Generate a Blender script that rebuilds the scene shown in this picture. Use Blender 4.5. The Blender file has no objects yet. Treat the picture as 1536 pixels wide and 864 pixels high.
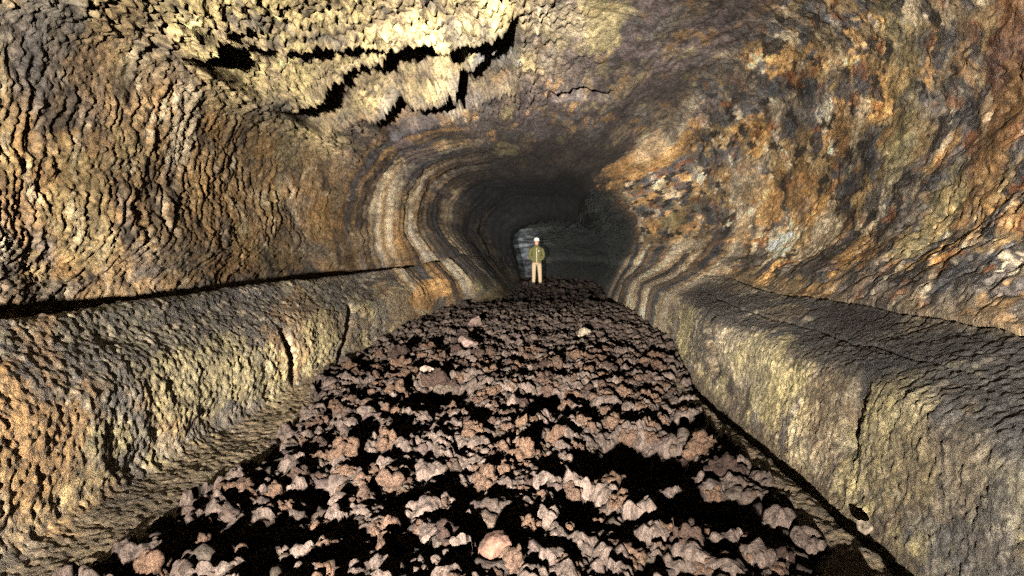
import bpy, math, random
import numpy as np
from mathutils import Vector, Matrix

random.seed(7)
rng = np.random.default_rng(11)
scene = bpy.context.scene
C = scene.collection

# ------------------------------------------------------------------ camera, world, lamps, exposure
# units: metres; the camera is the origin of heights (z = 0 at eye level, floor about -1.4), tube runs along +Y
F_PX, VX, VY = 853.0, 805.0, 375.0            # focal length and vanishing point in photo pixels (1536 x 864)
cam = bpy.data.objects.new('camera', bpy.data.cameras.new('camera'))
C.objects.link(cam)
cam.location = (0, 0, 0)
cam.rotation_euler = (math.radians(90), 0, 0)
cam.data.sensor_width = 36.0
cam.data.lens = 36.0 * F_PX / 1536.0
cam.data.shift_x = -(VX - 768) / 1536.0
cam.data.shift_y = -(432 - VY) / 1536.0
cam.data.clip_start = 0.05
cam.data.clip_end = 200
scene.camera = cam

world = bpy.data.worlds.new('World')
scene.world = world
world.use_nodes = True
wn = world.node_tree
sky = wn.nodes.new('ShaderNodeTexSky')
sky.sky_type = 'NISHITA'
sky.sun_disc = False
sky.sun_elevation = math.radians(20)
wn.links.new(sky.outputs[0], wn.nodes['Background'].inputs[0])
wn.nodes['Background'].inputs[1].default_value = 0.05      # the tube is closed, hardly any of it gets in


def lamp(name, kind, loc, energy, color, radius, target=None, size=None, blend=0.5):
    d = bpy.data.lights.new(name, kind)
    d.energy = energy
    d.color = color
    d.shadow_soft_size = radius
    o = bpy.data.objects.new(name, d)
    C.objects.link(o)
    o.location = loc
    if target is not None:
        o.rotation_euler = (Vector(target) - Vector(loc)).to_track_quat('-Z', 'Y').to_euler()
    if size is not None:
        d.spot_size = math.radians(size)
        d.spot_blend = blend
    return o


# the caver's flood lamp standing low on the floor behind the camera, an unseen spot added to brighten the far tube,
# and the lamp behind the far person that gives him his rim
lamp('flood_lamp', 'SPOT', (-1.15, -3.6, -0.38), 15500, (1.0, 0.95, 0.87), 0.04, (0, 6, 0.2), 120, 0.5)
lamp('far_fill_spot', 'SPOT', (-1.0, -3.6, -0.34), 52000, (1.0, 0.95, 0.87), 0.04, (0.6, 18, 0.9), 40, 1.0)
lamp('back_lamp', 'POINT', (-1.45, 26.2, 0.25), 75, (0.93, 1.0, 0.88), 0.08)

scene.view_settings.view_transform = 'Standard'
scene.view_settings.look = 'None'
scene.view_settings.gamma = 1.0
scene.view_settings.use_curve_mapping = False
scene.view_settings.exposure = 0.0
scene.cycles.max_bounces = 4
scene.cycles.diffuse_bounces = 0
scene.cycles.use_light_tree = False
scene.cycles.use_denoising = False

# ------------------------------------------------------------------ noise in numpy
_P = rng.permutation(512).astype(np.int64)
_P = np.concatenate([_P, _P, _P])
_G = np.stack([np.cos(np.arange(512) * 2.399), np.sin(np.arange(512) * 2.399)], 1)
_R = rng.random((512, 3))


def perlin(x, y, seed=0):
    xi = np.floor(x).astype(np.int64); yi = np.floor(y).astype(np.int64)
    xf = x - xi; yf = y - yi
    X = (xi + seed * 37) & 511; Y = (yi + seed * 91) & 511
    X1 = (X + 1) & 511; Y1 = (Y + 1) & 511
    u = xf * xf * xf * (xf * (xf * 6 - 15) + 10); v = yf * yf * yf * (yf * (yf * 6 - 15) + 10)

    def g(ix, iy, dx, dy):
        h = _P[_P[ix] + iy]
        return _G[h, 0] * dx + _G[h, 1] * dy
    a = g(X, Y, xf, yf); b = g(X1, Y, xf - 1, yf)
    c = g(X, Y1, xf, yf - 1); d = g(X1, Y1, xf - 1, yf - 1)
    return ((a + (b - a) * u) * (1 - v) + (c + (d - c) * u) * v) * 1.5


def fbm(x, y, octv=4, seed=0, gain=0.5):
    s = 0; a = 1.0; t = 0
    for i in range(octv):
        s = s + a * perlin(x * 2 ** i, y * 2 ** i, seed + i * 3); t += a; a *= gain
    return s / t


def ridged(x, y, octv=3, seed=0):
    s = 0; a = 1.0; t = 0
    for i in range(octv):
        s = s + a * (1 - np.abs(perlin(x * 2 ** i, y * 2 ** i, seed + i * 5)) * 2); t += a; a *= 0.5
    return s / t


def worley(x, y, seed=0, jit=0.9):
    xi = np.floor(x).astype(np.int64); yi = np.floor(y).astype(np.int64)
    f1 = np.full(x.shape, 9.0); f2 = np.full(x.shape, 9.0); cid = np.zeros(x.shape)
    for dx in (-1, 0, 1):
        for dy in (-1, 0, 1):
            h = _P[_P[(xi + dx + seed * 53) & 511] + ((yi + dy + seed * 17) & 511)]
            d = np.hypot(xi + dx + 0.5 + (_R[h, 0] - 0.5) * jit - x, yi + dy + 0.5 + (_R[h, 1] - 0.5) * jit - y)
            m = d < f1
            f2 = np.where(m, f1, np.minimum(f2, d))
            cid = np.where(m, _R[h, 2], cid)
            f1 = np.where(m, d, f1)
    return f1, f2, cid


def sstep(a, b, x):
    t = np.clip((x - a) / (b - a), 0, 1)
    return t * t * (3 - 2 * t)


# ------------------------------------------------------------------ the tube: cross-sections at four stations
NEAR = [(-1.72, -1.70), (-1.93, -1.45), (-2.40, -1.38), (-2.47, -1.08), (-2.54, -.80), (-2.76, -.56), (-2.96, -.38), (-3.42, -.70),
        (-3.60, -.25), (-3.72, .35), (-3.74, 1.0), (-3.55, 1.75), (-2.9, 2.4), (-1.4, 2.75), (0, 2.9), (1.5, 3.0),
        (2.75, 2.85), (3.38, 2.1), (3.42, 1.0), (3.12, .15), (2.66, -.30), (2.5, -.43), (2.16, -.59), (1.86, -.75),
        (1.77, -1.05), (1.70, -1.38), (1.64, -1.64), (1.54, -1.40), (1.30, -1.46), (1.15, -1.68)]
MID = [(-.75, -1.6), (-.9, -1.38), (-1.15, -1.2), (-1.4, -.9), (-1.65, -.62), (-1.9, -.38), (-2.1, -.2), (-2.2, -.17),
       (-2.35, .0), (-2.75, .45), (-2.92, .95), (-2.8, 1.5), (-2.3, 2.0), (-1.2, 2.25), (.2, 2.32), (1.1, 2.22),
       (1.8, 2.0), (2.35, 1.6), (2.75, .9), (2.75, .2), (2.6, -.25), (2.52, -.45), (2.4, -.6), (2.3, -.8),
       (2.2, -1.0), (2.08, -1.22), (2.03, -1.45), (1.95, -1.32), (1.8, -1.4), (1.65, -1.62)]
FAR = [(-.5, -1.6), (-.7, -1.36), (-.91, -1.15), (-1.1, -.9), (-1.3, -.65), (-1.5, -.42), (-1.62, -.28), (-1.68, -.22),
       (-1.8, .0), (-2.0, .35), (-2.08, .65), (-1.95, 1.15), (-1.4, 1.68), (-.6, 1.95), (.34, 2.03), (1.0, 1.95),
       (1.5, 1.75), (1.95, 1.45), (2.45, .8), (2.6, .2), (2.65, -.3), (2.62, -.55), (2.55, -.7), (2.47, -.85),
       (2.4, -1.0), (2.3, -1.2), (2.25, -1.45), (2.2, -1.36), (2.05, -1.42), (1.9, -1.62)]
END = [(-.3, -1.6), (-.42, -1.42), (-.6, -1.25), (-.66, -1.), (-.72, -.75), (-.78, -.5), (-.82, -.3), (-.85, -.2),
       (-.9, .0), (-.95, .25), (-.92, .5), (-.7, .78), (-.35, .98), (.1, 1.1), (.6, 1.18), (1.1, 1.15),
       (1.5, 1.05), (1.93, .88), (2.35, .5), (2.55, .1), (2.62, -.25), (2.6, -.5), (2.55, -.65), (2.5, -.8),
       (2.42, -1.), (2.3, -1.25), (2.25, -1.45), (2.2, -1.36), (2.05, -1.42), (1.9, -1.62)]
NEAR2 = np.array(NEAR); NEAR2[20:, 0] += 0.38; NEAR2[17:20, 0] += (.05, .12, .25)
NEAR2[[0, 1], 1] = (-1.75, -1.62); NEAR2[[26, 27, 28, 29], 1] = (-1.6, -1.58, -1.62, -1.75)
NEAR3 = NEAR2.copy(); NEAR3[:13, 0] += 0.22; NEAR3[11:18, 1] *= .88; NEAR2[11:18, 1] *= .96
STAT_V = np.array([-10.0, 5.6, 9.0, 12.3, 16.3, 19.5, 22.0, 60.0])
STAT = np.array([NEAR, NEAR, NEAR2, NEAR3, MID, FAR, END, END])    # (8, 30, 2)
NCP = 30
BEND_V, BEND_C, BEND_R = 22.0, 0.8, 5.3                     # beyond v = 22 the tube bends to the left

# samples along the profile
SEG = np.array(NEAR)
seglen = np.hypot(*(SEG[1:] - SEG[:-1]).T)
step = np.full(NCP - 1, 0.0125)
step[12:16] = 0.021
step[0] = step[28] = 0.04
counts = np.maximum(2, np.round(seglen / step).astype(int))
uq = np.concatenate([np.arange(n) / n + i for i, n in enumerate(counts)] + [[NCP - 1.0]])   # profile parameter in CP units
NU = len(uq)
cpidx = np.concatenate([[0], np.cumsum(counts)])            # grid index of every control point

vs = list(np.linspace(-9.5, 1.6, 34))
v = 1.75
while v < 22:
    vs.append(v)
    v += min(0.075, max(0.0095, 0.0115 * (v / 4) ** 1.6))
vs += list(np.linspace(22, 33, 90))
vs = np.array(vs)
NV = len(vs)


def catmull(P, q):
    i = np.clip(np.floor(q).astype(int), 0, NCP - 2); t = (q - i)[:, None]
    p0 = P[np.maximum(i - 1, 0)]; p1 = P[i]; p2 = P[i + 1]; p3 = P[np.minimum(i + 2, NCP - 1)]
    return 0.5 * (2 * p1 + (p2 - p0) * t + (2 * p0 - 5 * p1 + 4 * p2 - p3) * t ** 2 + (3 * p1 - p0 - 3 * p2 + p3) * t ** 3)


def section(vv):
    k = int(np.clip(np.searchsorted(STAT_V, vv) - 1, 0, len(STAT_V) - 2))
    t = np.clip((vv - STAT_V[k]) / (STAT_V[k + 1] - STAT_V[k]), 0, 1)
    if k == 1:
        t = t * t * (3 - 2 * t)
    elif k == 5:
        t = t * t * (3 - 2 * t)
    return STAT[k] * (1 - t) + STAT[k + 1] * t


def place(x, vv):
    """section x and distance v along the tube -> world x, y"""
    x = np.asarray(x, float); vv = np.asarray(vv, float)
    th = np.clip((vv - BEND_V) / BEND_R, 0, 1.75)
    r = BEND_R + (x - BEND_C)
    bx = BEND_C - BEND_R + r * np.cos(th); by = BEND_V + r * np.sin(th)
    m = vv > BEND_V
    return np.where(m, bx, x), np.where(m, by, vv)


base = np.zeros((NV, NU, 3))
sec_x = np.zeros((NV, NU))
for j, vv in enumerate(vs):
    p = catmull(section(vv), uq)
    # slow undulation of the whole bore
    sec_x[j] = p[:, 0]
    base[j, :, 2] = p[:, 1]
X, Yw = place(sec_x, np.repeat(vs[:, None], NU, 1))
base[..., 0] = X; base[..., 1] = Yw

d = np.linalg.norm(base[:, 1:] - base[:, :-1], axis=2)
arc = np.concatenate([np.zeros((NV, 1)), np.cumsum(d, 1)], 1)
jn = int(np.argmin(np.abs(vs - 5)))
U = np.repeat(arc[jn][None], NV, 0)                        # near-station arc length as surface coordinate (m)
V = np.repeat(vs[:, None], NU, 1)
_vf = np.linspace(-12, 60, 8000)
_vq = np.concatenate([[0], np.cumsum(np.minimum(1, np.maximum(np.where(_vf[1:] > 18, .8, .28), (4.0 / np.maximum(_vf[1:], .1)) ** 1.25)) * np.diff(_vf))])
Q = np.interp(V, _vf, _vq)                                  # lengthwise coordinate of the relief: forms get longer deeper in
UC = arc[jn][cpidx]                                         # arc coordinate of each control point


def grid_normals(P):
    du = np.gradient(P, axis=1); dv = np.gradient(P, axis=0)
    n = np.cross(du, dv)
    n /= np.linalg.norm(n, axis=2, keepdims=True) + 1e-12
    return n


N0 = grid_normals(base)
# make normals point into the tube
mid = np.stack([place(np.full(NV, 0.0) + 0.5 * (vs > 18), vs)[0], place(np.full(NV, 0.0), vs)[1], np.zeros(NV)], 1)
if np.sum((mid[jn][None] - base[jn]) * N0[jn]) < 0:
    N0 = -N0

vis = vs > 1.7
PX = VX + F_PX * base[..., 0] / np.maximum(base[..., 1], 0.2)
PY = VY - F_PX * base[..., 2] / np.maximum(base[..., 1], 0.2)


def surf(px, py):
    """photo pixel -> (arc coordinate, distance) of the wall point it looks at"""
    dd = (PX - px) ** 2 + (PY - py) ** 2
    dd[~vis] = 1e9
    k = np.argmin(dd)
    j, i = divmod(k, NU)
    return U[j, i], V[j, i]


# ------------------------------------------------------------------ relief of the tube
def seg_w(a, b, soft=0.15):
    """weight 1 between control points a..b of the profile"""
    return sstep(UC[a] - soft, UC[a] + soft, U) * (1 - sstep(UC[b] - soft, UC[b] + soft, U))


# ceiling breaks: the crust has fallen away behind each line, leaving a step
def ceiling_break(pts, H, L, lip=0.05, lipw=0.55):
    uv = sorted(surf(*p) for p in pts)
    uu = np.array([a for a, b in uv]); vv = np.array([b for a, b in uv])
    a_ = arc[jn]
    vc = np.interp(a_, uu, vv) + 0.30 * fbm(a_ * 1.7, a_ * 0 + vv[0] * 3, 5, 71, .5)
    wu = sstep(uu[0] - 0.05, uu[0] + 0.12, a_) * (1 - sstep(uu[-1] - 0.25, uu[-1] + 0.05, a_))
    vsm = np.interp(a_, uu, vv) - 0.12 + 0.10 * fbm(a_ * .9, a_ * 0 + vv[0] * 3, 2, 74)
    dv_ = V - vc[None]
    rec = np.where(dv_ > 0, np.clip(1 - (V - vsm[None]) / L, 0, 1) ** 0.6 * sstep(0, 0.03, dv_), 0)
    lp = np.where(dv_ <= 0, np.exp(np.minimum(dv_, 0) / lipw), 0) * lip * sstep(-1.2, 0, dv_)
    hm_ = np.clip(0.75 + 1.3 * fbm(a_ * 1.0, a_ * 0 + vv[0] * 5, 2, 73), .4, 1.3)
    return (wu * hm_)[None] * (-H * rec + lp)


brk = np.zeros((NV, NU))
brk += ceiling_break([(268, 80), (325, 62), (440, 56), (560, 60), (660, 42), (775, 20)], 1.4, 1.7, 0.32, .28)
brk += ceiling_break([(420, 165), (480, 128), (560, 108), (625, 75), (690, 50)], 1.25, 1.6, 0.30, .28)
brk += ceiling_break([(545, 175), (640, 140), (700, 108), (770, 70)], 1.15, 1.6, 0.28, .28)
brk += ceiling_break([(825, 132), (870, 126), (920, 134)], 0.4, 0.7, 0.06)
brk += ceiling_break([(265, 30), (330, 24), (370, 14)], 0.5, 0.6, 0.1)
Q = Q + 1.3 * brk                                           # relief and pigment follow the broken faces

UQ4 = fbm(U * 4, Q * 4, 2, 23)
UQ1 = fbm(U * 1.1, Q * 1.1, 3, 21)
UQ1b = fbm(U * 1.3 + 9, Q * 1.3, 3, 42)
rough9 = fbm(Q * 9, U * 8, 3, 45)
grain = fbm(Q * 26, U * 24, 2, 46)
noledge = 1 - 0.75 * (seg_w(0, 7, 0.2) + seg_w(21, 29, 0.2))
disp = noledge * (0.17 * fbm(U * 0.5, Q * 0.5, 3, 4) + 0.04 * fbm(U * 2.2, Q * 2.0, 3, 9))

# left wall: ribs running up the wall, broken into scales
wl = seg_w(7, 12, 0.35)
lowz = 1 - sstep(UC[8] - 0.1, UC[8] + 0.75, U)              # foot of the wall, ribs lean forward there
s = Q + 0.13 * UQ1 + 0.045 * UQ4 - 0.75 * lowz ** 2 * (U - UC[8] - 0.75)
f1, f2, cid = worley(s / 0.07, U / 0.36 + 0.55 * UQ4, 3, 0.95)
scale_h = np.clip(f2 - f1, 0, 0.55) / 0.55
f1b, f2b, cidb = worley(s / 0.035 + .4 * UQ4, U / 0.06, 5, 0.95)
scale_f = np.clip(f2b - f1b, 0, 0.6) / 0.6
ph = s / 0.10 + 0.6 * UQ1b + .25 * UQ4
fr = ph - np.floor(ph)
saw = np.where(fr < 0.7, fr / 0.7, (1 - fr) / 0.3)
ampn = np.clip(0.75 + 1.1 * UQ1b, 0.2, 1.5)
nearw = 1 - 0.45 * sstep(7, 12, V)
disp += wl * nearw * (ampn * (0.030 * scale_h * (.3 + cid) + 0.026 * saw * np.clip(.45 + 2.5 * UQ1, 0, 1)) + 0.014 * scale_f * (.3 + cidb) + 0.020 * rough9 + 0.010 * grain)
# long pulses in the far half: rings around the bore
ring_w = sstep(10, 13.5, V)
rp = V + 0.25 * fbm(U * 0.5, V * 0.7, 2, 31)
rings = 0.028 * np.sin(rp * 2 * np.pi / 1.6 + 1.5 * np.sin(rp * 1.7)) + 0.012 * np.sin(rp * 2 * np.pi / 0.37)
disp += ring_w * rings * (seg_w(3, 13, 0.3) + 0.3 * seg_w(20, 25, 0.3))

# right wall: smeared lining with drapes and knobs
wr = seg_w(16, 21, 0.35)
sr = Q + 0.22 * UQ1b + .03 * UQ4
ur = U + 0.20 * UQ1 + .03 * UQ4
g1, g2, gid = worley(sr / 0.22, ur / 0.22, 7, 0.95)
k1, k2, kid = worley(sr / 0.06, ur / 0.065, 8, 0.95)
knob = sstep(0.0, 0.3, fbm(U * 0.9, Q * 0.9, 2, 43) + 0.12)
edge_r = 1 - sstep(4.0, 5.4, V)
disp += wr * (0.030 * np.clip(1 - g1, 0, 1) ** 1.5 * (0.1 + 0.9 * gid) + 0.012 * np.clip(g2 - g1, 0, .5) * 2 * edge_r
              - 0.030 * np.exp(-(k1 / .30) ** 2) * (kid > .55) + 0.020 * knob * np.clip(1 - k1 * 1.2, 0, 1) * kid + 0.045 * fbm(sr * 2.2, ur * 1.7, 4, 44) + 0.022 * rough9 + 0.006 * grain)

# ceiling: knobbly crust
wc = seg_w(11, 17, 0.4)
p1, p2, pid = worley(Q / 0.11 + 0.5 * UQ4, U / 0.075 + 0.5 * UQ1, 11, 0.95)
q1, q2, qid = worley(Q / 0.055, U / 0.042 + .4 * UQ4, 12, 0.95)
xc = (U - UC[14])
pop = 0.22 + 1.0 * (1 - sstep(-0.4, 1.0, xc)) * (1 - sstep(9.5, 12.0, V))
disp += wc * (pop * (0.085 * np.clip(1 - p1 * 1.15, 0, 1) * (0.3 + 1.0 * pid) + 0.034 * np.clip(1 - q1 * 1.2, 0, 1) * (.3 + qid))
              + 0.08 * fbm(Q * 1.5, U * 1.5, 4, 53) + 0.024 * rough9 + 0.008 * grain)

# ledges: fine rough skin, drips down the face
wle = seg_w(1, 7, 0.06) + seg_w(21, 26, 0.04)
l1, l2, lid = worley(Q / 0.038 + 0.5 * UQ4, U / 0.045, 13, 0.95)
m1, m2, mid_ = worley(Q / 0.13 + 0.5 * UQ4, U / 0.12 + .3 * UQ1, 14, 0.95)
face = seg_w(2, 4, 0.1) + seg_w(23, 25, 0.1)
rough_l = np.where(U < UC[10], 1.0, 1.0)
disp += wle * rough_l * (0.010 * np.clip(1 - l1 * 1.1, 0, 1) * (0.3 + lid) + 0.006 * np.clip(1 - m1 * 1.1, 0, 1) * mid_ + 0.012 * rough9 + 0.012 * grain
                         + 0.03 * fbm(Q * 1.3, U * 2.2, 3, 63))
disp += seg_w(26, 29, .03) * (0.035 * fbm(Q * 2.2, U * 3, 4, 68) + 0.02 * rough9 + 0.012 * grain)
disp += face * (0.028 * fbm(Q * 3.2, U * 0.6, 3, 64))


# grooves across the ledges where the lining broke
def groove(px0, py0, px1, py1, depth, w):
    u0, v0 = surf(px0, py0); u1, v1 = surf(px1, py1)
    lo, hi = min(u0, u1), max(u0, u1)
    t = np.clip((arc[jn] - u0) / (u1 - u0 + 1e-9), 0, 1)
    vc = v0 + (v1 - v0) * t + 0.05 * fbm(arc[jn] * 4, arc[jn] * 0 + v0, 2, 65)
    wu = sstep(lo - 0.12, lo + 0.05, arc[jn]) * (1 - sstep(hi - 0.05, hi + 0.12, arc[jn]))
    return -depth * wu[None] * np.exp(-((V - vc[None]) / w) ** 2)


disp += groove(530, 560, 528, 462, 0.12, 0.09)
disp += groove(437, 565, 425, 500, 0.08, 0.07)
disp += groove(1072, 555, 1066, 480, 0.12, 0.10)
disp += groove(1268, 680, 1285, 575, 0.06, 0.09)

# thin line of separation at the foot of the right wall and a second crack along the ledge top
disp += -0.06 * np.exp(-((U - UC[21] - 0.02 * fbm(V * 3, V * 0, 2, 66)) / 0.014) ** 2) * sstep(2, 3, V) * (1 - sstep(10, 13, V))
cr = UC[22] + 0.05 + 0.07 * fbm(V * 1.5, V * 0, 3, 67)
disp += -0.035 * np.exp(-((U - cr) / 0.011) ** 2) * sstep(2.5, 3.5, V) * (1 - sstep(8, 9, V))


# keep the buried rims and behind-the-camera part calm
calm = sstep(0.6, 1.9, V) * 0.85 + 0.15
disp += brk
disp *= calm
disp *= sstep(0.0, 0.12, U - UC[0]) * sstep(0.0, 0.12, UC[29] - U)
P = base + N0 * disp[..., None]

# ------------------------------------------------------------------ pigment of the tube (albedo, with shade and a lit patch painted in at the far end)
TAN = np.array((.165, .123, .077)); OCHRE = np.array((.20, .118, .054)); YEL = np.array((.25, .207, .112)); CREAM = np.array((.34, .28, .20))
GREY = np.array((.092, .085, .080)); BLUE = np.array((.10, .105, .118)); DARK = np.array((.026, .021, .018)); RUST = np.array((.14, .055, .022))
OLIVE = np.array((.10, .092, .040)); PURP = np.array((.078, .062, .062))
col = np.zeros((NV, NU, 3)) + TAN


def mixc(w, c):
    global col
    w = np.clip(w, 0, 1)[..., None]
    col = col * (1 - w) + np.asarray(c) * w




def patch(lo, hi, fx, fy, seed, octv=4):
    m_ = (lo + hi) / 2; h_ = (hi - lo) * .28
    return sstep(m_ - h_, m_ + h_, fbm(Q * fx + .25 * UQ1, U * fy + .25 * UQ1b, octv, seed, .62))


# left wall
mixc(wl * .8, TAN * (1.25, 1.12, 1.0))
mixc(wl * patch(0.0, 0.25, 2.2, 0.7, 101) * 0.4, GREY * 1.25)
mixc(wl * patch(0.0, 0.25, 1.2, 0.9, 102) * 0.55, OCHRE * 1.15)
mixc(wl * patch(0.08, 0.33, 1.6, 0.8, 103) * 0.35, YEL * 0.9)
mixc(wl * lowz * 0.6 * patch(-.2, .2, 1.1, 2, 104), GREY)
mixc(wl * patch(0.12, 0.3, 5, 2, 105) * 0.5, CREAM)
mixc(wl * patch(0.15, 0.35, 4, 1.2, 106) * 0.6, DARK * 1.5)
# ceiling
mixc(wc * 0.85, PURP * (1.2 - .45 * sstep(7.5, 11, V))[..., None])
yc = (1 - sstep(-0.5, 0.9, xc + .4 * UQ1)) * (1 - sstep(7.0, 9.6, V + 1.5 * UQ1b - .9 * np.clip(-xc, 0, 1))) * wc
mixc(yc * (0.5 + 0.5 * patch(-.15, .2, 1.6, 1.6, 111)), CREAM * (1.05, 1.0, .76))
mixc(yc * patch(0.0, 0.25, 3, 3, 112) * 0.6, YEL * 1.15)
mixc(wc * (1 - yc) * patch(0.08, 0.3, 1.6, 1.6, 113) * 0.6, TAN)
mixc(wc * (1 - yc) * patch(0.1, 0.35, 2.3, 2.3, 114) * 0.55, YEL * .8)
mixc(wc * patch(0.05, 0.3, 1.5, 1.7, 115) * 0.6, GREY)
mixc(wc * (1 - yc) * patch(0.18, 0.35, 2.8, 2.8, 116) * 0.6, OCHRE)
mixc(wc * patch(0.12, 0.3, 6, 6, 117) * 0.5, DARK)
# right wall
mixc(wr * 0.7, GREY * 1.05)
mixc(wr * patch(-.10, 0.10, 1.3, 1.2, 121) * 0.85, TAN * (1.3, 1.18, .95))
mixc(wr * patch(0.0, 0.2, 1.5, 1.3, 122) * 0.75, OCHRE * 1.6)
mixc(wr * patch(0.05, 0.25, 4.0, 1.3, 123) * 0.65, CREAM * 1.15)
mixc(wr * patch(0.05, 0.25, 2.6, 2.0, 124) * 0.6, TAN * .7)
mixc(wr * patch(0.08, 0.25, 3.6, 1.8, 125) * 0.8, BLUE * .6)
mixc(wr * patch(0.1, 0.22, 6, 4, 126) * 0.9, DARK)
mixc(wr * patch(0.16, 0.32, 4.4, 2.8, 127) * 0.6, RUST * 1.3)
# ledges
lel = seg_w(1, 7, 0.1); ler = seg_w(21, 26, 0.08)
mixc(lel * 0.8, TAN * .8)
mixc(lel * patch(-0.06, 0.18, 1.3, 1.5, 131) * 0.75, YEL * 1.05 + CREAM * .1)
mixc(lel * patch(0.0, 0.2, 1.5, 1.8, 132) * 0.6, GREY * 1.2)
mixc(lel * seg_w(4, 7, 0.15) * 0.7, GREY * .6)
mixc(lel * patch(0.1, 0.3, 1.1, 1.1, 133) * 0.5, OCHRE)
mixc(lel * patch(0.1, 0.3, 6, 6, 134) * 0.45, DARK * 1.5)
mixc(ler * 0.85, TAN * .85)
mixc(ler * seg_w(23, 26, 0.1) * patch(-.1, 0.16, 3.2, 1.6, 141) * 0.75, YEL * 1.2)
mixc(ler * patch(0.0, 0.25, 2.6, 1.0, 142) * 0.75, GREY * 1.05)
mixc(ler * patch(0.06, 0.22, 9, 8, 145) * 0.6, CREAM * .9)
mixc(ler * patch(0.06, 0.22, 8, 9, 146) * 0.6, DARK * 1.5)
mixc(lel * patch(0.08, 0.24, 9, 8, 147) * 0.5, CREAM * .8)
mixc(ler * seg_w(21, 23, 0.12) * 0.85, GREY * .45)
mixc(ler * patch(0.05, 0.3, 1.0, 2.0, 143) * 0.55, DARK * 1.4)
mixc(ler * patch(0.12, 0.3, 2.0, 1.2, 144) * 0.5, CREAM * .75)
stripb = seg_w(25, 29, 0.04) + seg_w(0, 2, 0.08)
mixc(stripb * 0.8, TAN * .72)
# bands of the far half: lava levels and drips stained the lining in stripes round the bore
bandw = sstep(9.3, 11.5, V) * (seg_w(2, 13, 0.4) + seg_w(20, 26, 0.25))
bs = perlin(rp * .75 + 7 + .2 * UQ4, U * 0.15, 151) + .12 * rough9; bs2 = perlin(rp * 2.8 + .2 * UQ4, U * 0.2, 152) + .12 * rough9
mixc(bandw * sstep(-0.1, 0.25, bs) * 0.85, DARK * 1.6)
mixc(bandw * sstep(0.05, 0.3, -bs) * 0.75, CREAM * (1.05 + .5 * seg_w(19, 27, .2))[..., None])
mixc(bandw * sstep(0.05, 0.4, bs2) * 0.35, BLUE * .8)
mixc(bandw * sstep(0.12, 0.35, -bs2) * 0.5, OCHRE * 1.1)
strw = sstep(8.8, 9.6, V) * (1 - sstep(16, 18, V)) * seg_w(19, 26, .25)
stp = np.sin(2 * np.pi * (rp + .06 * UQ4) / 1.8 + 1.1 * np.sin(rp * 1.6)) + .5 * rough9
mixc(strw * sstep(-.1, .5, stp) * .8, CREAM * 1.0)
mixc(strw * sstep(.0, .6, -stp) * .85, BLUE * .45)
mixc(strw * sstep(.3, .6, np.sin(2 * np.pi * rp / .9 + 2)) * .5, OCHRE)
mixc(sstep(11.5, 14.5, V + UQ1) * seg_w(12, 16, 0.5) * 0.8, DARK * 1.5)  # shade on the far ceiling, painted into the colour
mixc(sstep(15.0, 16.8, V + .6 * UQ1) * seg_w(15, 20, 0.3) * 0.8, DARK * 1.5)  # shade on the receding right wall, painted into the colour
mixc(sstep(15.5, 18.5, V) * (.85 + .1 * patch(-.1, .2, 1.5, 1.5, 161)), BLUE * .08)  # darkness of the deep bore, painted over all its surfaces

mixc(sstep(26.0, 27.0, V + .8 * UQ1) * .9, BLUE * .9 * (.5 + patch(-.1, .15, 3, 3, 162))[..., None])  # bend wall painted paler so the patch beside the person looks lit

# single stains where the photograph shows them: (pixel, radii in m along v and u, colour, strength)
ST1 = 1.2 * fbm(Q * 2.2, U * 2.2, 5, 201, .65)


def stain(px, py, rv, ru, c, a, k):
    global col
    u0, v0 = surf(px, py)
    r = np.hypot((V - v0) / rv, (U - u0) / ru) + ST1 * (1 if k % 2 else -1)
    mixc(a * (1 - sstep(0.7, 1.05, r)), c)


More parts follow.
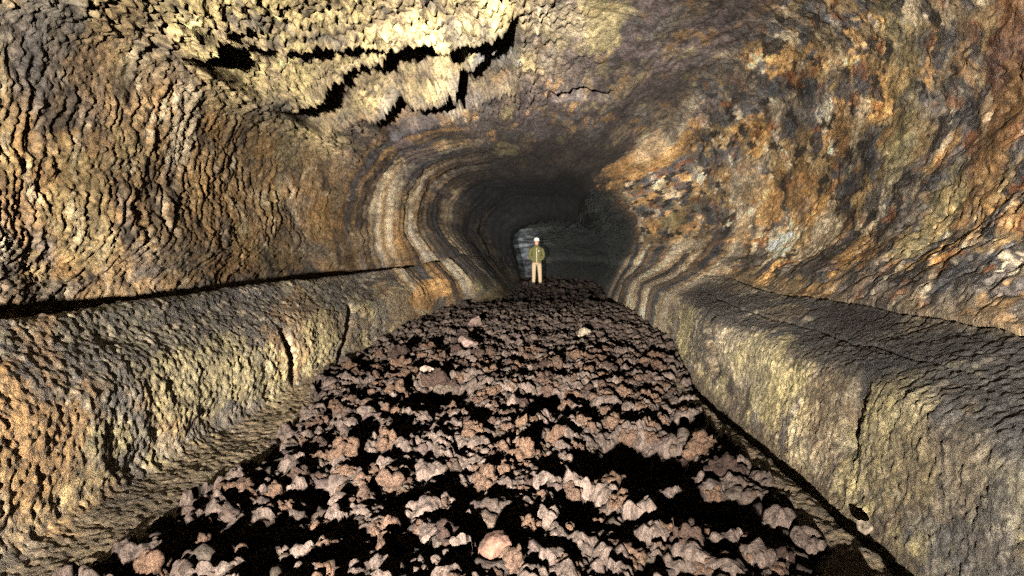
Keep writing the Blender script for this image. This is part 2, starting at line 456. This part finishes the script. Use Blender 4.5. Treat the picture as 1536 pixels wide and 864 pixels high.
STAINS = [
    (265, 185, .25, .55, CREAM * .85, .7), (300, 300, .35, .40, OCHRE * 1.05, .5), (470, 330, .8, .35, OCHRE, .45), (110, 300, .35, .5, YEL * .85, .4),
    (60, 60, .35, .45, GREY * 1.2, .6), (150, 60, .25, .5, OCHRE * .8, .4), (545, 360, .9, .2, TAN * 1.2, .6), (430, 230, .6, .25, YEL * .85, .4),
    (1150, 310, .6, .5, OCHRE * 1.9, .75), (1170, 360, .7, .28, CREAM * 1.35, .8), (965, 240, 2.6, .5, OCHRE * 1.5, .65), (1000, 200, 2.0, .3, CREAM * .8, .5), (1120, 270, .9, .5, CREAM * .7, .5), (1200, 300, .5, .5, OCHRE * 1.3, .5), (1090, 260, .5, .3, OCHRE, .5),
    (1270, 200, .25, .35, OCHRE * 1.0, .6), (1360, 120, .3, .8, YEL * .6, .5), (1355, 230, .20, .5, YEL * .55, .7), (1510, 120, .25, .9, RUST * .8, .7),
    (1500, 220, .22, .6, OCHRE * .75, .8), (1230, 350, .35, .3, CREAM * .95, .6), (1110, 330, .6, .3, CREAM * .8, .5), (1410, 330, .22, .5, YEL * .9, .6), (1440, 60, .25, .6, DARK * 2, .5), (1250, 90, .3, .4, TAN * 1.1, .5),
    (1220, 170, .4, .3, GREY * .9, .6), (1040, 370, .8, .25, CREAM * .85, .7), (1010, 330, .8, .2, YEL * .9, .6), (900, 40, .9, .5, YEL * 1.0, .7),
    (840, 30, .5, .4, CREAM * .85, .6), (800, 190, 1.2, .4, PURP * 1.2, .7), (620, 230, 1.2, .5, PURP * 1.1, .75), (690, 215, .8, .3, TAN * 1.0, .5),
    (1100, 110, .6, .6, GREY * .9, .6), (1060, 170, .6, .3, PURP * 1.3, .5), (760, 225, 1.0, .4, YEL * .75, .5), (740, 100, .7, .4, BLUE * 1.3, .5),
    (30, 520, .3, .3, OCHRE * 1.0, .6), (20, 640, .4, .4, OCHRE * 1.3, .75), (60, 740, .4, .3, OCHRE * .9, .5), (300, 560, .8, .3, YEL * .9, .6),
    (480, 490, .7, .25, YEL * .95, .65), (640, 440, 1.4, .3, OCHRE * 1.5, .85), (600, 455, 1.0, .3, TAN * 1.1, .6), (400, 560, .5, .3, YEL, .5),
    (1030, 500, .7, .35, YEL * 1.15, .85), (1100, 530, .5, .3, CREAM * .8, .6), (1150, 560, .6, .35, YEL * .95, .6), (1330, 620, .4, .4, YEL * .9, .55),
    (1500, 700, .4, .6, GREY * 1.1, .6), (1400, 700, .3, .3, TAN * .9, .5), (1230, 620, .3, .25, TAN, .5), (1100, 430, .9, .2, TAN * .7, .5),
    (1290, 480, .45, .25, DARK * 1.4, .7), (1450, 560, .3, .3, GREY * .8, .5), (1200, 400, .6, .2, GREY * 1.3, .6), (1300, 420, .4, .2, GREY * 1.3, .5),
    (1180, 470, .5, .2, TAN * .75, .5), (1420, 480, .3, .2, TAN * .8, .4),
]
for k, sdef in enumerate(STAINS):
    stain(*sdef, k)
mottle = np.exp(0.45 * fbm(Q * 12, U * 12, 3, 171) + (0.35 + .4 * wr) * fbm(Q * 4, U * 3, 3, 172) + .8 * fbm(Q * .9, U * .8, 4, 173, .6) - .08)
col = col * mottle[..., None]
lum_ = col @ np.array((.3, .6, .1))
col = (lum_[..., None] + (col - lum_[..., None]) * 1.18) * ((np.clip(lum_, .01, 1) / .13) ** .42)[..., None]
col = np.clip(col, 0.006, 0.55)


# ------------------------------------------------------------------ materials
def rock_mat(name, scale=1.0, bump=0.5, rough=0.7, spec=0.3, mode='uv', tint=None, rnd=False, dist=1.0):
    m = bpy.data.materials.new(name)
    m.use_nodes = True
    nt = m.node_tree; n = nt.nodes; L = nt.links
    b = n['Principled BSDF']
    tc = n.new('ShaderNodeTexCoord')
    vec = tc.outputs['UV'] if mode == 'uv' else tc.outputs['Object']
    if tint is None:
        at = n.new('ShaderNodeAttribute'); at.attribute_name = 'tint'
        basec = at.outputs['Color']
    else:
        rg = n.new('ShaderNodeRGB'); rg.outputs[0].default_value = (*tint, 1)
        basec = rg.outputs[0]
    def noise(sc, det, ro=0.6):
        t = n.new('ShaderNodeTexNoise'); t.inputs['Scale'].default_value = sc * scale
        t.inputs['Detail'].default_value = det; t.inputs['Roughness'].default_value = ro
        L.new(vec, t.inputs['Vector'])
        return t.outputs['Fac']
    nf = noise(45, 4, 0.7)
    mr = n.new('ShaderNodeMapRange'); mr.inputs[1].default_value = 0.3; mr.inputs[2].default_value = 0.7
    mr.inputs[3].default_value = 0.6; mr.inputs[4].default_value = 1.35
    L.new(nf, mr.inputs[0])
    mul = n.new('ShaderNodeVectorMath'); mul.operation = 'SCALE'
    L.new(basec, mul.inputs[0]); L.new(mr.outputs[0], mul.inputs['Scale'])
    sp = n.new('ShaderNodeMapRange'); sp.inputs[1].default_value = 0.40; sp.inputs[2].default_value = 0.52
    sp.inputs[3].default_value = 0.38; sp.inputs[4].default_value = 1.12
    L.new(noise(17, 6, 0.75), sp.inputs[0])
    mul2 = n.new('ShaderNodeVectorMath'); mul2.operation = 'SCALE'
    L.new(mul.outputs[0], mul2.inputs[0]); L.new(sp.outputs[0], mul2.inputs['Scale'])
    out = mul2.outputs[0]
    if rnd:
        oi = n.new('ShaderNodeObjectInfo')
        rp_ = n.new('ShaderNodeValToRGB')
        e = rp_.color_ramp.elements
        e[0].position = 0; e[0].color = (.42, .36, .36, 1)
        e[1].position = 1; e[1].color = (1.12, .92, .75, 1)
        k = e.new(0.35); k.color = (.95, .82, .72, 1)
        k = e.new(0.7); k.color = (1.0, .84, .70, 1)
        L.new(oi.outputs['Random'], rp_.inputs[0])
        m2 = n.new('ShaderNodeVectorMath'); m2.operation = 'MULTIPLY'
        L.new(out, m2.inputs[0]); L.new(rp_.outputs[0], m2.inputs[1])
        out = m2.outputs[0]
    L.new(out, b.inputs['Base Color'])
    b.inputs['Roughness'].default_value = rough
    b.inputs['Specular IOR Level'].default_value = spec
    b1 = n.new('ShaderNodeBump'); b1.inputs['Strength'].default_value = bump; b1.inputs['Distance'].default_value = 0.034 * dist
    L.new(noise(24, 6, 0.72), b1.inputs['Height'])
    b2 = n.new('ShaderNodeBump'); b2.inputs['Strength'].default_value = bump * 0.8; b2.inputs['Distance'].default_value = 0.008 * dist
    L.new(noise(110, 3, 0.6), b2.inputs['Height'])
    L.new(b1.outputs[0], b2.inputs['Normal'])
    L.new(b2.outputs[0], b.inputs['Normal'])
    return m


M_WALL = rock_mat('lava_lining', 1.0, 0.85, 0.72, 0.25)
M_RIGHT = rock_mat('smeared_lining', 1.0, 0.9, 0.45, 0.5)
M_LEDGE_R = rock_mat('ledge_skin_grit', 1.4, 1.0, 0.5, 0.45, dist=1.9)
M_CEIL = rock_mat('ceiling_crust', 1.0, 0.9, 0.75, 0.25)
M_LEDGE = rock_mat('ledge_skin', 1.25, 1.0, 0.45, 0.5)
M_FLOOR = rock_mat('clinker_bed', 1.4, 1.0, 0.9, 0.1, dist=1.4)
M_CLINK = rock_mat('clinker', 0.30, 1.0, 0.9, 0.12, mode='obj', dist=11.0, tint=(.078, .055, .042), rnd=True)
M_RUBBLE = rock_mat('clinker_rubble', 1.6, 1.0, 0.9, 0.12, dist=1.5)


def mesh_obj(name, verts, faces, mat, parent=None, tint=None, uv=None, smooth=True):
    me = bpy.data.meshes.new(name)
    verts = np.ascontiguousarray(verts, np.float32).reshape(-1, 3); faces = np.ascontiguousarray(faces, np.int32)
    k = faces.shape[1]
    me.vertices.add(len(verts)); me.vertices.foreach_set('co', verts.ravel())
    me.loops.add(faces.size); me.loops.foreach_set('vertex_index', faces.ravel())
    me.polygons.add(len(faces)); me.polygons.foreach_set('loop_start', np.arange(0, faces.size, k, dtype=np.int32))
    me.update(calc_edges=True)
    me.polygons.foreach_set('use_smooth', np.full(len(faces), smooth))
    if uv is not None:
        l = me.uv_layers.new(name='uv')
        l.data.foreach_set('uv', np.ascontiguousarray(uv, np.float32).reshape(-1, 2)[faces.ravel()].ravel())
    if tint is not None:
        a = me.attributes.new('tint', 'FLOAT_COLOR', 'POINT')
        t = np.asarray(tint, np.float32).reshape(-1, 3)
        a.data.foreach_set('color', np.concatenate([t, np.ones((len(t), 1), np.float32)], 1).ravel())
    if mat: me.materials.append(mat)
    o = bpy.data.objects.new(name, me)
    C.objects.link(o)
    if parent: o.parent = parent
    return o


def grid_faces(nv, nu):
    i = np.arange(nv * nu).reshape(nv, nu)
    return np.stack([i[:-1, :-1], i[1:, :-1], i[1:, 1:], i[:-1, 1:]], -1).reshape(-1, 4)


def tube_part(name, a, b, mat):
    i0, i1 = cpidx[a], cpidx[b] + 1
    sub = P[:, i0:i1]
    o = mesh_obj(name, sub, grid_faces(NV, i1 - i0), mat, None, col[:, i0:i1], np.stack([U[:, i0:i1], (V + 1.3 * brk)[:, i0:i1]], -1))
    o['kind'] = 'structure'
    return o


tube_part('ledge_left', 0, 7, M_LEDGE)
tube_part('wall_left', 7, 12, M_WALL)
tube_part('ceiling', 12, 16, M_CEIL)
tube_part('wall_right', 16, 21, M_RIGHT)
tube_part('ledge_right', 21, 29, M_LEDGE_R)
# the tube's two ends, out of sight, closed with added caps that keep outside light out
for nm, j in (('light_cap_behind', 0), ('light_cap_end', NV - 1)):
    ring = P[j]
    cen = ring.mean(0)
    vv_ = np.concatenate([ring, cen[None]])
    ff = np.array([(k, k + 1, NU) for k in range(NU - 1)] + [(NU - 1, 0, NU)])
    e = mesh_obj(nm, vv_, ff, M_WALL, None, np.tile(TAN * .6, (NU + 1, 1)), np.stack([vv_[:, 0], vv_[:, 2]], -1))
    e['kind'] = 'structure'

# ------------------------------------------------------------------ floor of clinker
PITS = [(660, 590, .30, .34, .30), (830, 600, .22, .25, .22), (960, 690, .34, .40, .34), (1060, 770, .22, .22, .30), (655, 740, .26, .10, .22),
        (720, 800, .14, .12, .25), (390, 810, .2, .1, .2), (1030, 640, .16, .2, .2), (560, 690, .1, .2, .15), (870, 760, .12, .16, .2), (470, 740, .1, .16, .15)]
PITW = []
for px, py, rx, ry, dep in PITS:
    y = 1.42 * F_PX / (py - VY); PITW.append(((px - VX) / F_PX * y, y, rx, ry, dep))


def floor_lr(vv):
    s_ = section(vv)
    k_ = float(sstep(4.6, 6.4, vv))
    return s_[1, 0] - 0.06 - .40 * k_, s_[28, 0] + 0.10 + .24 * k_


def pit_depth(x, y):
    z = 0
    for (cx, cy, rx, ry, dep) in PITW:
        z = np.maximum(z, dep * np.exp(-(((x - cx) / rx) ** 2 + ((y - cy) / ry) ** 2) ** 1.5))
    return z


def floor_base(x, vv):
    """smooth level of the clinker bed"""
    x = np.asarray(x, float); vv = np.asarray(vv, float)
    z = np.interp(vv, [-9, -2, 2, 5, 9, 12.3, 13.6, 15, 19.8, 20.8, 22, 26, 40], [-1.62, -1.55, -1.47, -1.45, -1.42, -1.37, -1.39, -1.46, -1.43, -1.36, -1.36, -1.38, -1.4])
    z = z + 0.09 * fbm(x * 1.1 + 3, vv * 1.1, 3, 301) * sstep(0, 2.5, vv) * (1 - 0.7 * sstep(10, 13, vv))
    return z - pit_depth(x, vv)


fv = [-9.5, -6, -3, 0, 1.2]
y = 1.7
while y < 22:
    fv.append(y); y += min(0.06, max(0.014, 0.014 * (y / 3.5) ** 1.3))
fv += list(np.linspace(22, 32, 70))
fv = np.array(fv); FU = 300
lr = np.array([floor_lr(t) for t in fv])
FX = lr[:, :1] + (lr[:, 1:] - lr[:, :1]) * np.linspace(0, 1, FU)[None]
FV = np.repeat(fv[:, None], FU, 1)
a1, a2, aid = worley(FX / 0.15 + .5 * fbm(FX * 4, FV * 4, 2, 311), FV / 0.15, 21, .95)
b1_, b2_, bid = worley(FX / 0.052, FV / 0.052, 22, .95)
lump = 0.03 * ridged(FX * 5, FV * 5, 3, 315) + 0.105 * np.sqrt(np.clip(1 - (a1 * 1.45) ** 2, 0, 1)) * (0.1 + 1.0 * aid) + 0.034 * np.clip(1 - b1_ * 1.2, 0, 1) * (.3 + bid) + 0.03 * fbm(FX * 12, FV * 12, 3, 312)
far_s = 1.0
near_s = sstep(0.5, 1.8, FV)
FZ = floor_base(FX, FV) + (lump - 0.018) * far_s * near_s
wx, wy = place(FX, FV)
FCOL = np.array((.068, .049, .039)) * (1 + 0.5 * fbm(FX * 2, FV * 2, 3, 313) + 0.35 * (aid - .5))[..., None]
FCOL = FCOL * (1 - .62 * sstep(11.5, 14.5, FV) * (1 - .5 * sstep(19.5, 20.5, FV)))[..., None]      # shade on the far floor, painted into the colour
FCOL = np.clip(FCOL, .015, .3)
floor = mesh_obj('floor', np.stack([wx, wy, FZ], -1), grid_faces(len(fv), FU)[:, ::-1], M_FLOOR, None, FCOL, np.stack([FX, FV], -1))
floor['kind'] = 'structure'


# clinker prototypes: cauliflower lumps
def ico(sub):
    import bmesh
    bm = bmesh.new(); bmesh.ops.create_icosphere(bm, subdivisions=sub, radius=1)
    vv = np.array([q.co[:] for q in bm.verts]); ff = np.array([[w.index for w in f.verts] for f in bm.faces]); bm.free()
    return vv, ff


ICO = {k: ico(k) for k in (1, 2, 3, 4)}


def clinker_shape(sub, r, knobs=(11, 45, 220), amp=(0.46, 0.30, 0.20), flat=1.0):
    v0, f0 = ICO[sub]
    p = v0.copy()
    rad = np.full(len(p), 0.62)
    for kn, am in zip(knobs, amp):
        c = r.normal(size=(kn, 3)); c /= np.linalg.norm(c, axis=1, keepdims=True)
        ang = np.arccos(np.clip(v0 @ c.T, -1, 1))
        size = math.sqrt(4 / kn) * (0.75 + 0.5 * r.random(kn))
        hgt = 0.35 + 0.9 * r.random(kn)
        q = np.sqrt(np.clip(1 - (ang / size) ** 2, 0, 1)) * hgt
        rad = rad + am * q.max(1)
    p = v0 * rad[:, None]
    st = np.array([1 + .45 * (r.random() - .5), 1 + .45 * (r.random() - .5), flat * (0.8 + 0.3 * r.random())])
    return p * st, f0


protos = []
for k in range(18):
    vv_, ff_ = clinker_shape(4, rng)
    me_o = mesh_obj('clinker', vv_, ff_, M_CLINK)
    protos.append(me_o.data)
    bpy.data.objects.remove(me_o)

# place lumps: dart throwing, thinned over the pits
def free(pts, x, y, r, k=0.8):
    if not pts: return True
    a = np.array(pts)
    return not np.any((a[:, 0] - x) ** 2 + (a[:, 1] - y) ** 2 < ((a[:, 2] + r) * k) ** 2)


big = []
tries = 0
while len(big) < 300 and tries < 20000:
    tries += 1
    yy = 2.15 + 5.6 * rng.random() ** 1.25
    l_, r_ = floor_lr(yy)
    xx = l_ + .2 + (r_ - l_ - .35) * rng.random()
    rr = 0.038 + 0.055 * rng.random() ** 1.8 + 0.008 * (yy - 2)
    if pit_depth(xx, yy) > 0.09: continue
    if free(big, xx, yy, rr, 0.62): big.append((xx, yy, rr))
for (xx, yy, rr) in big:
    o = bpy.data.objects.new('clinker', protos[rng.integers(len(protos))])
    C.objects.link(o)
    o.parent = floor
    o.location = (xx, yy, float(floor_base(xx, yy)) + rr * (-0.05 + 0.38 * rng.random()) + 0.012)
    o.rotation_euler = rng.random(3) * 6.28
    o.scale = (rr, rr, rr)

# smaller rubble between and beyond, one mesh
small_shapes = [clinker_shape(1, rng, (8, 20), (.5, .25)) for _ in range(14)]
mid_shapes = [clinker_shape(2, rng, (10, 40), (.45, .3)) for _ in range(14)]
SV, SF, ST = [], [], []; off = 0
for k in range(5800):
    if k < 1500:
        yy = 2.2 + 9 * rng.random() ** 1.1; rr = 0.025 + 0.045 * rng.random(); sh = mid_shapes[k % 14]
    else:
        yy = 2.2 + 12.5 * rng.random() ** 1.2; rr = 0.014 + 0.035 * rng.random() ** 2; sh = small_shapes[k % 14]
        if yy > 8: rr *= 1.4
    if k > 4900:
        yy = 13 + 13 * rng.random(); rr = 0.04 + .10 * rng.random() ** 2
    l_, r_ = floor_lr(yy)
    xx = l_ + .1 + (r_ - l_ - .2) * rng.random()
    if pit_depth(xx, yy) > 0.12 and rng.random() < .7: continue
    q = rng.normal(size=(3, 3)); q, _ = np.linalg.qr(q)
    wx_, wy_ = place(xx, yy)
    SV.append(sh[0] @ q * rr + np.array([wx_, wy_, float(floor_base(xx, yy)) + rr * (0.1 + .6 * rng.random())]))
    SF.append(sh[1] + off); off += len(sh[0])
    c = np.array((.057, .041, .032)) * (0.65 + 0.45 * rng.random()) * (1, .92 + .14 * rng.random(), .88 + .2 * rng.random())
    c = c * (1 - .62 * float(sstep(11.5, 14.5, yy) * (1 - .5 * sstep(19.5, 20.5, yy))))  # rubble gets the same painted far-floor shade
    ST.append(np.tile(c, (len(sh[0]), 1)))
SVc = np.concatenate(SV)
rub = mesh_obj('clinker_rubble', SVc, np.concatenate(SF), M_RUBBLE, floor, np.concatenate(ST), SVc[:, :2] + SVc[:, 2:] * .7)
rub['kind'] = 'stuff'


# ------------------------------------------------------------------ loose stones that stand out
def angular(r, sharp=10):
    v0, f0 = ICO[3]
    p = v0.copy() * 1.2
    for _ in range(sharp):
        nrm = r.normal(size=3); nrm /= np.linalg.norm(nrm); dd = 0.55 + 0.35 * r.random()
        h = p @ nrm
        p = p - np.clip(h - dd, 0, None)[:, None] * nrm
    p += 0.03 * r.normal(size=p.shape)
    return p, f0


def loose(px, py, rad, tint, label, kind='angular', sink=0.35, zbase=None, at=None, sc=(1, 1, 1)):
    r = np.random.default_rng(int(px * 7 + py))
    if at is None:
        y = 1.40 * F_PX / (py - VY); x = (px - VX) / F_PX * y
        for _ in range(4):
            z = float(floor_base(x, y)) + rad * (1 - sink) + 0.03
            y = -z * F_PX / (py - VY); x = (px - VX) / F_PX * y
    else:
        x, y, z = at
    vv_, ff_ = angular(r) if kind == 'angular' else clinker_shape(3, r)
    m = rock_mat('stone', 1.0, .5, .85, .15, mode='obj', tint=tuple(.28 * np.array(tint)))
    o = mesh_obj('loose_rock', vv_ * rad * np.array(sc), ff_, m, smooth=(kind != 'angular'))
    o.location = (x, y, z)
    o.rotation_euler = tuple(r.random(3) * np.array((.5, .5, 6.28)))
    o['label'] = label; o['category'] = 'rock'; o['group'] = 'loose stones lying in the tube'
    return o


u0, v0 = surf(102, 456)
jj = int(np.argmin(np.abs(vs - v0))); ii = int(np.argmin(np.abs(arc[jn] - u0)))
gutter_i = cpidx[6] + (cpidx[7] - cpidx[6]) // 3
pt = P[jj, gutter_i]
loose(102, 456, 0.075, (.42, .27, .22), 'pinkish rock lying alone in the dark gutter on top of the left ledge', at=(pt[0], pt[1], pt[2] + 0.045), sc=(1.2, 1.3, .8))
loose(714, 483, 0.13, (.33, .22, .18), 'rounded pinkish rock at the back left of the rubble floor, near the left ledge', sc=(1.1, 1, .8))
loose(703, 516, 0.15, (.36, .24, .20), 'pointed pink rock just in front of the rounded one at the back of the rubble', sc=(1, 1, .9))
loose(875, 499, 0.11, (.50, .40, .28), 'pale buff pointed stone alone at the back right of the rubble floor', sc=(1.1, 1, .8))
loose(642, 556, 0.10, (.35, .26, .20), 'flat tan stone at the far left rim of the deep black pit', sc=(1.2, 1, .6))
loose(747, 826, 0.07, (.17, .09, .06), 'smooth rust brown rock at the bottom of the picture beside a black hole', sc=(1.1, 1, 1))
loose(1297, 796, 0.035, (.40, .31, .22), 'small pale pebble caught in the black crack below the right ledge', at=(1.6, 2.78, -1.36))


# ------------------------------------------------------------------ the person
def flat_mat(name, c, rough=0.8, nscale=60, amt=.25):
    m = bpy.data.materials.new(name); m.use_nodes = True
    n = m.node_tree.nodes; L = m.node_tree.links; b = n['Principled BSDF']
    t = n.new('ShaderNodeTexNoise'); t.inputs['Scale'].default_value = nscale; t.inputs['Detail'].default_value = 3
    r = n.new('ShaderNodeMapRange'); r.inputs[3].default_value = 1 - amt; r.inputs[4].default_value = 1 + amt
    L.new(t.outputs['Fac'], r.inputs[0])
    v_ = n.new('ShaderNodeVectorMath'); v_.operation = 'SCALE'; v_.inputs[0].default_value = c
    L.new(r.outputs[0], v_.inputs['Scale']); L.new(v_.outputs[0], b.inputs['Base Color'])
    b.inputs['Roughness'].default_value = rough; b.inputs['Specular IOR Level'].default_value = .25
    return m


def skin_mesh(name, joints, edges, mat, parent, sub=2, root=0):
    me = bpy.data.meshes.new(name)
    me.from_pydata([j[0] for j in joints], edges, [])
    o = bpy.data.objects.new(name, me); C.objects.link(o)
    sk = o.modifiers.new('skin', 'SKIN'); sk.use_smooth_shade = True
    for i, j in enumerate(joints):
        sv = me.skin_vertices[0].data[i]
        sv.radius = j[1] if isinstance(j[1], tuple) else (j[1], j[1])
        sv.use_root = (i == root)
    s_ = o.modifiers.new('sub', 'SUBSURF'); s_.levels = sub; s_.render_levels = sub
    dg = bpy.context.evaluated_depsgraph_get()
    m2 = bpy.data.meshes.new_from_object(o.evaluated_get(dg))
    bpy.data.objects.remove(o); bpy.data.meshes.remove(me)
    m2.name = name; m2.materials.clear(); m2.materials.append(mat)
    o = bpy.data.objects.new(name, m2); C.objects.link(o); o.parent = parent
    return o


def loft(name, rings, mat, parent, n=20, cap=True):
    """rings: (cx, cy, cz, rx, ry)"""
    vv_, ff_ = [], []
    for (cx, cy, cz, rx, ry) in rings:
        for k in range(n):
            a = 2 * math.pi * k / n
            vv_.append((cx + rx * math.cos(a), cy + ry * math.sin(a), cz))
    for i in range(len(rings) - 1):
        for k in range(n):
            ff_.append((i * n + k, i * n + (k + 1) % n, (i + 1) * n + (k + 1) % n, (i + 1) * n + k))
    me = bpy.data.meshes.new(name)
    if cap:
        ff_.append(tuple(range(n))[::-1]); ff_.append(tuple(range((len(rings) - 1) * n, len(rings) * n)))
    me.from_pydata(vv_, [], ff_); me.update()
    for p_ in me.polygons: p_.use_smooth = True
    me.materials.append(mat)
    o = bpy.data.objects.new(name, me); C.objects.link(o); o.parent = parent
    return o


person = bpy.data.objects.new('person', None); C.objects.link(person)
PXW, PYW = 0.0, 21.4
person.location = (PXW, PYW, -1.335)
person.rotation_euler = (0, 0, 0)
person['label'] = 'person in olive green jacket, tan trousers and white helmet standing at the far end'
person['category'] = 'person'
SKIN = flat_mat('skin', (.52, .27, .19), .55); JACK = flat_mat('olive_cloth', (.095, .088, .03), .85); TROU = flat_mat('tan_cloth', (.36, .275, .165), .85)
BOOT = flat_mat('boot_leather', (.20, .14, .10), .7); HELM = flat_mat('white_plastic', (.66, .65, .6), .5); TRIM = flat_mat('pale_trim', (.6, .58, .45), .6)
DARKM = flat_mat('dark_eye', (.03, .02, .02), .3); LENS = flat_mat('lamp_lens', (.7, .7, .7), .2)
# body faces the camera (-Y)
J = [((0, 0, .93), (.14, .10)), ((0, .0, 1.12), (.13, .095)), ((0, .0, 1.33), (.16, .105)), ((0, .01, 1.45), (.10, .075)), ((0, .005, 1.52), .055),
     ((0, -.01, 1.60), (.072, .088)), ((0, -.005, 1.68), (.078, .098)), ((0, .005, 1.755), (.058, .07)),
     ((0, -.115, 1.63), .014),                                                               # 8 nose
     ((-.085, .005, 1.645), .016), ((.085, .005, 1.645), .016),                              # ears
     ((-.17, .01, 1.40), .045), ((-.255, .04, 1.14), .040), ((-.165, -.06, .99), .032),      # 11..13 right arm
     ((.17, .01, 1.40), .045), ((.255, .04, 1.14), .040), ((.165, -.06, .99), .032),         # 14..16 left arm
     ((-.095, .0, .86), .088), ((-.10, -.015, .48), .058), ((-.105, .02, .09), .040), ((-.115, -.15, .045), (.036, .03)),
     ((.095, .0, .86), .088), ((.11, -.015, .48), .058), ((.125, .02, .09), .040), ((.14, -.15, .045), (.036, .03))]
E = [(0, 1), (1, 2), (2, 3), (3, 4), (4, 5), (5, 6), (6, 7), (5, 8), (6, 9), (6, 10), (2, 11), (11, 12), (12, 13), (2, 14), (14, 15), (15, 16),
     (0, 17), (17, 18), (18, 19), (19, 20), (0, 21), (21, 22), (22, 23), (23, 24)]
for s_, w_ in ((-1, 13), (1, 16)):                           # palms and five fingers, tucked into the jacket pockets
    k0 = len(J); J.append(((s_ * .115, -.085, .945), (.030, .016))); E.append((w_, k0))
    for q, (dx, ln) in enumerate(((.026, .060), (.009, .072), (-.009, .068), (-.026, .055))):
        a_ = len(J); J.append(((s_ * .095 + dx * .6, -.095, .925 + dx * .6), .009)); E.append((k0, a_))
        J.append(((s_ * (.095 - ln * .7) + dx * .6, -.10, .905 + dx * .5), .008)); E.append((a_, a_ + 1))
    a_ = len(J); J.append(((s_ * .11, -.095, .975), .010)); E.append((k0, a_))
    J.append(((s_ * .08, -.10, .985), .009)); E.append((a_, a_ + 1))
body = skin_mesh('body', J, E, SKIN, person, 2)
# clothes
jk = loft('jacket', [(0, 0, .86, .185, .150), (0, 0, .90, .197, .160), (0, 0, 1.02, .19, .155), (0, .0, 1.15, .192, .150), (0, .005, 1.30, .208, .146),
                     (0, .01, 1.40, .205, .128), (0, .012, 1.46, .150, .105), (0, .01, 1.495, .082, .080), (0, .0, 1.535, .075, .078)], JACK, person, 24)
for s_ in (-1, 1):
    JA = [((s_ * .13, .01, 1.405), .082), ((s_ * .215, .02, 1.34), .082), ((s_ * .262, .04, 1.14), .066), ((s_ * .245, -.02, 1.04), .060), ((s_ * .16, -.085, .965), .050)]
    skin_mesh('sleeve', JA, [(0, 1), (1, 2), (2, 3), (3, 4)], JACK, jk, 2)
zipm = bpy.data.meshes.new('zip')
zipm.from_pydata([(-.006, -.166, .87), (.006, -.166, .87), (.006, -.156, 1.15), (-.006, -.156, 1.15), (.006, -.134, 1.42), (-.006, -.134, 1.42),
                  (-.006, -.15, .87), (.006, -.15, .87), (.006, -.14, 1.15), (-.006, -.14, 1.15), (.006, -.12, 1.42), (-.006, -.12, 1.42)], [],
                 [(0, 1, 2, 3), (3, 2, 4, 5), (7, 6, 9, 8), (8, 9, 11, 10), (1, 7, 8, 2), (2, 8, 10, 4), (6, 0, 3, 9), (9, 3, 5, 11)])
zipm.materials.append(TRIM); z_ = bpy.data.objects.new('zip', zipm); C.objects.link(z_); z_.parent = jk
bd = loft('badge', [(.085, -.151, 1.285, .022, .012), (.085, -.148, 1.325, .022, .012)], HELM, jk, 8)
tr = skin_mesh('trousers', [((0, 0, .93), (.155, .115)), ((-.095, 0, .82), .104), ((-.105, -.01, .50), .082), ((-.112, .012, .22), .074), ((-.115, .01, .085), .076),
                            ((.095, 0, .82), .104), ((.115, -.01, .50), .082), ((.13, .012, .22), .074), ((.135, .01, .085), .076)],
               [(0, 1), (1, 2), (2, 3), (3, 4), (0, 5), (5, 6), (6, 7), (7, 8)], TROU, person, 2)
for x_ in (-.115, .137):
    skin_mesh('boot', [((x_, .05, .06), (.05, .055)), ((x_, .0, .06), (.052, .058)), ((x_ * 1.06, -.12, .045), (.048, .042)), ((x_ * 1.1, -.19, .035), (.04, .032)), ((x_, .02, .16), .056)],
              [(0, 1), (1, 2), (2, 3), (1, 4)], BOOT, person, 2)
hm = loft('helmet', [(0, .0, 1.685, .125, .150), (0, 0, 1.692, .128, .154), (0, .005, 1.70, .108, .128), (0, .005, 1.745, .104, .122), (0, .005, 1.785, .082, .097), (0, .005, 1.805, .05, .06), (0, .005, 1.812, .015, .018)], HELM, person, 24)
loft('headlamp', [(0, -.128, 1.725, .026, .022), (0, -.130, 1.765, .026, .022)], LENS, hm, 12)
loft('hair', [(0, .035, 1.60, .078, .075), (0, .03, 1.65, .084, .085), (0, .02, 1.70, .086, .095)], flat_mat('grey_hair', (.3, .27, .24)), person, 16)
for s_ in (-1, 1):
    loft('eye', [(s_ * .03, -.098, 1.652, .003, .003), (s_ * .03, -.101, 1.658, .011, .006), (s_ * .03, -.098, 1.664, .003, .003)], DARKM, person, 8)
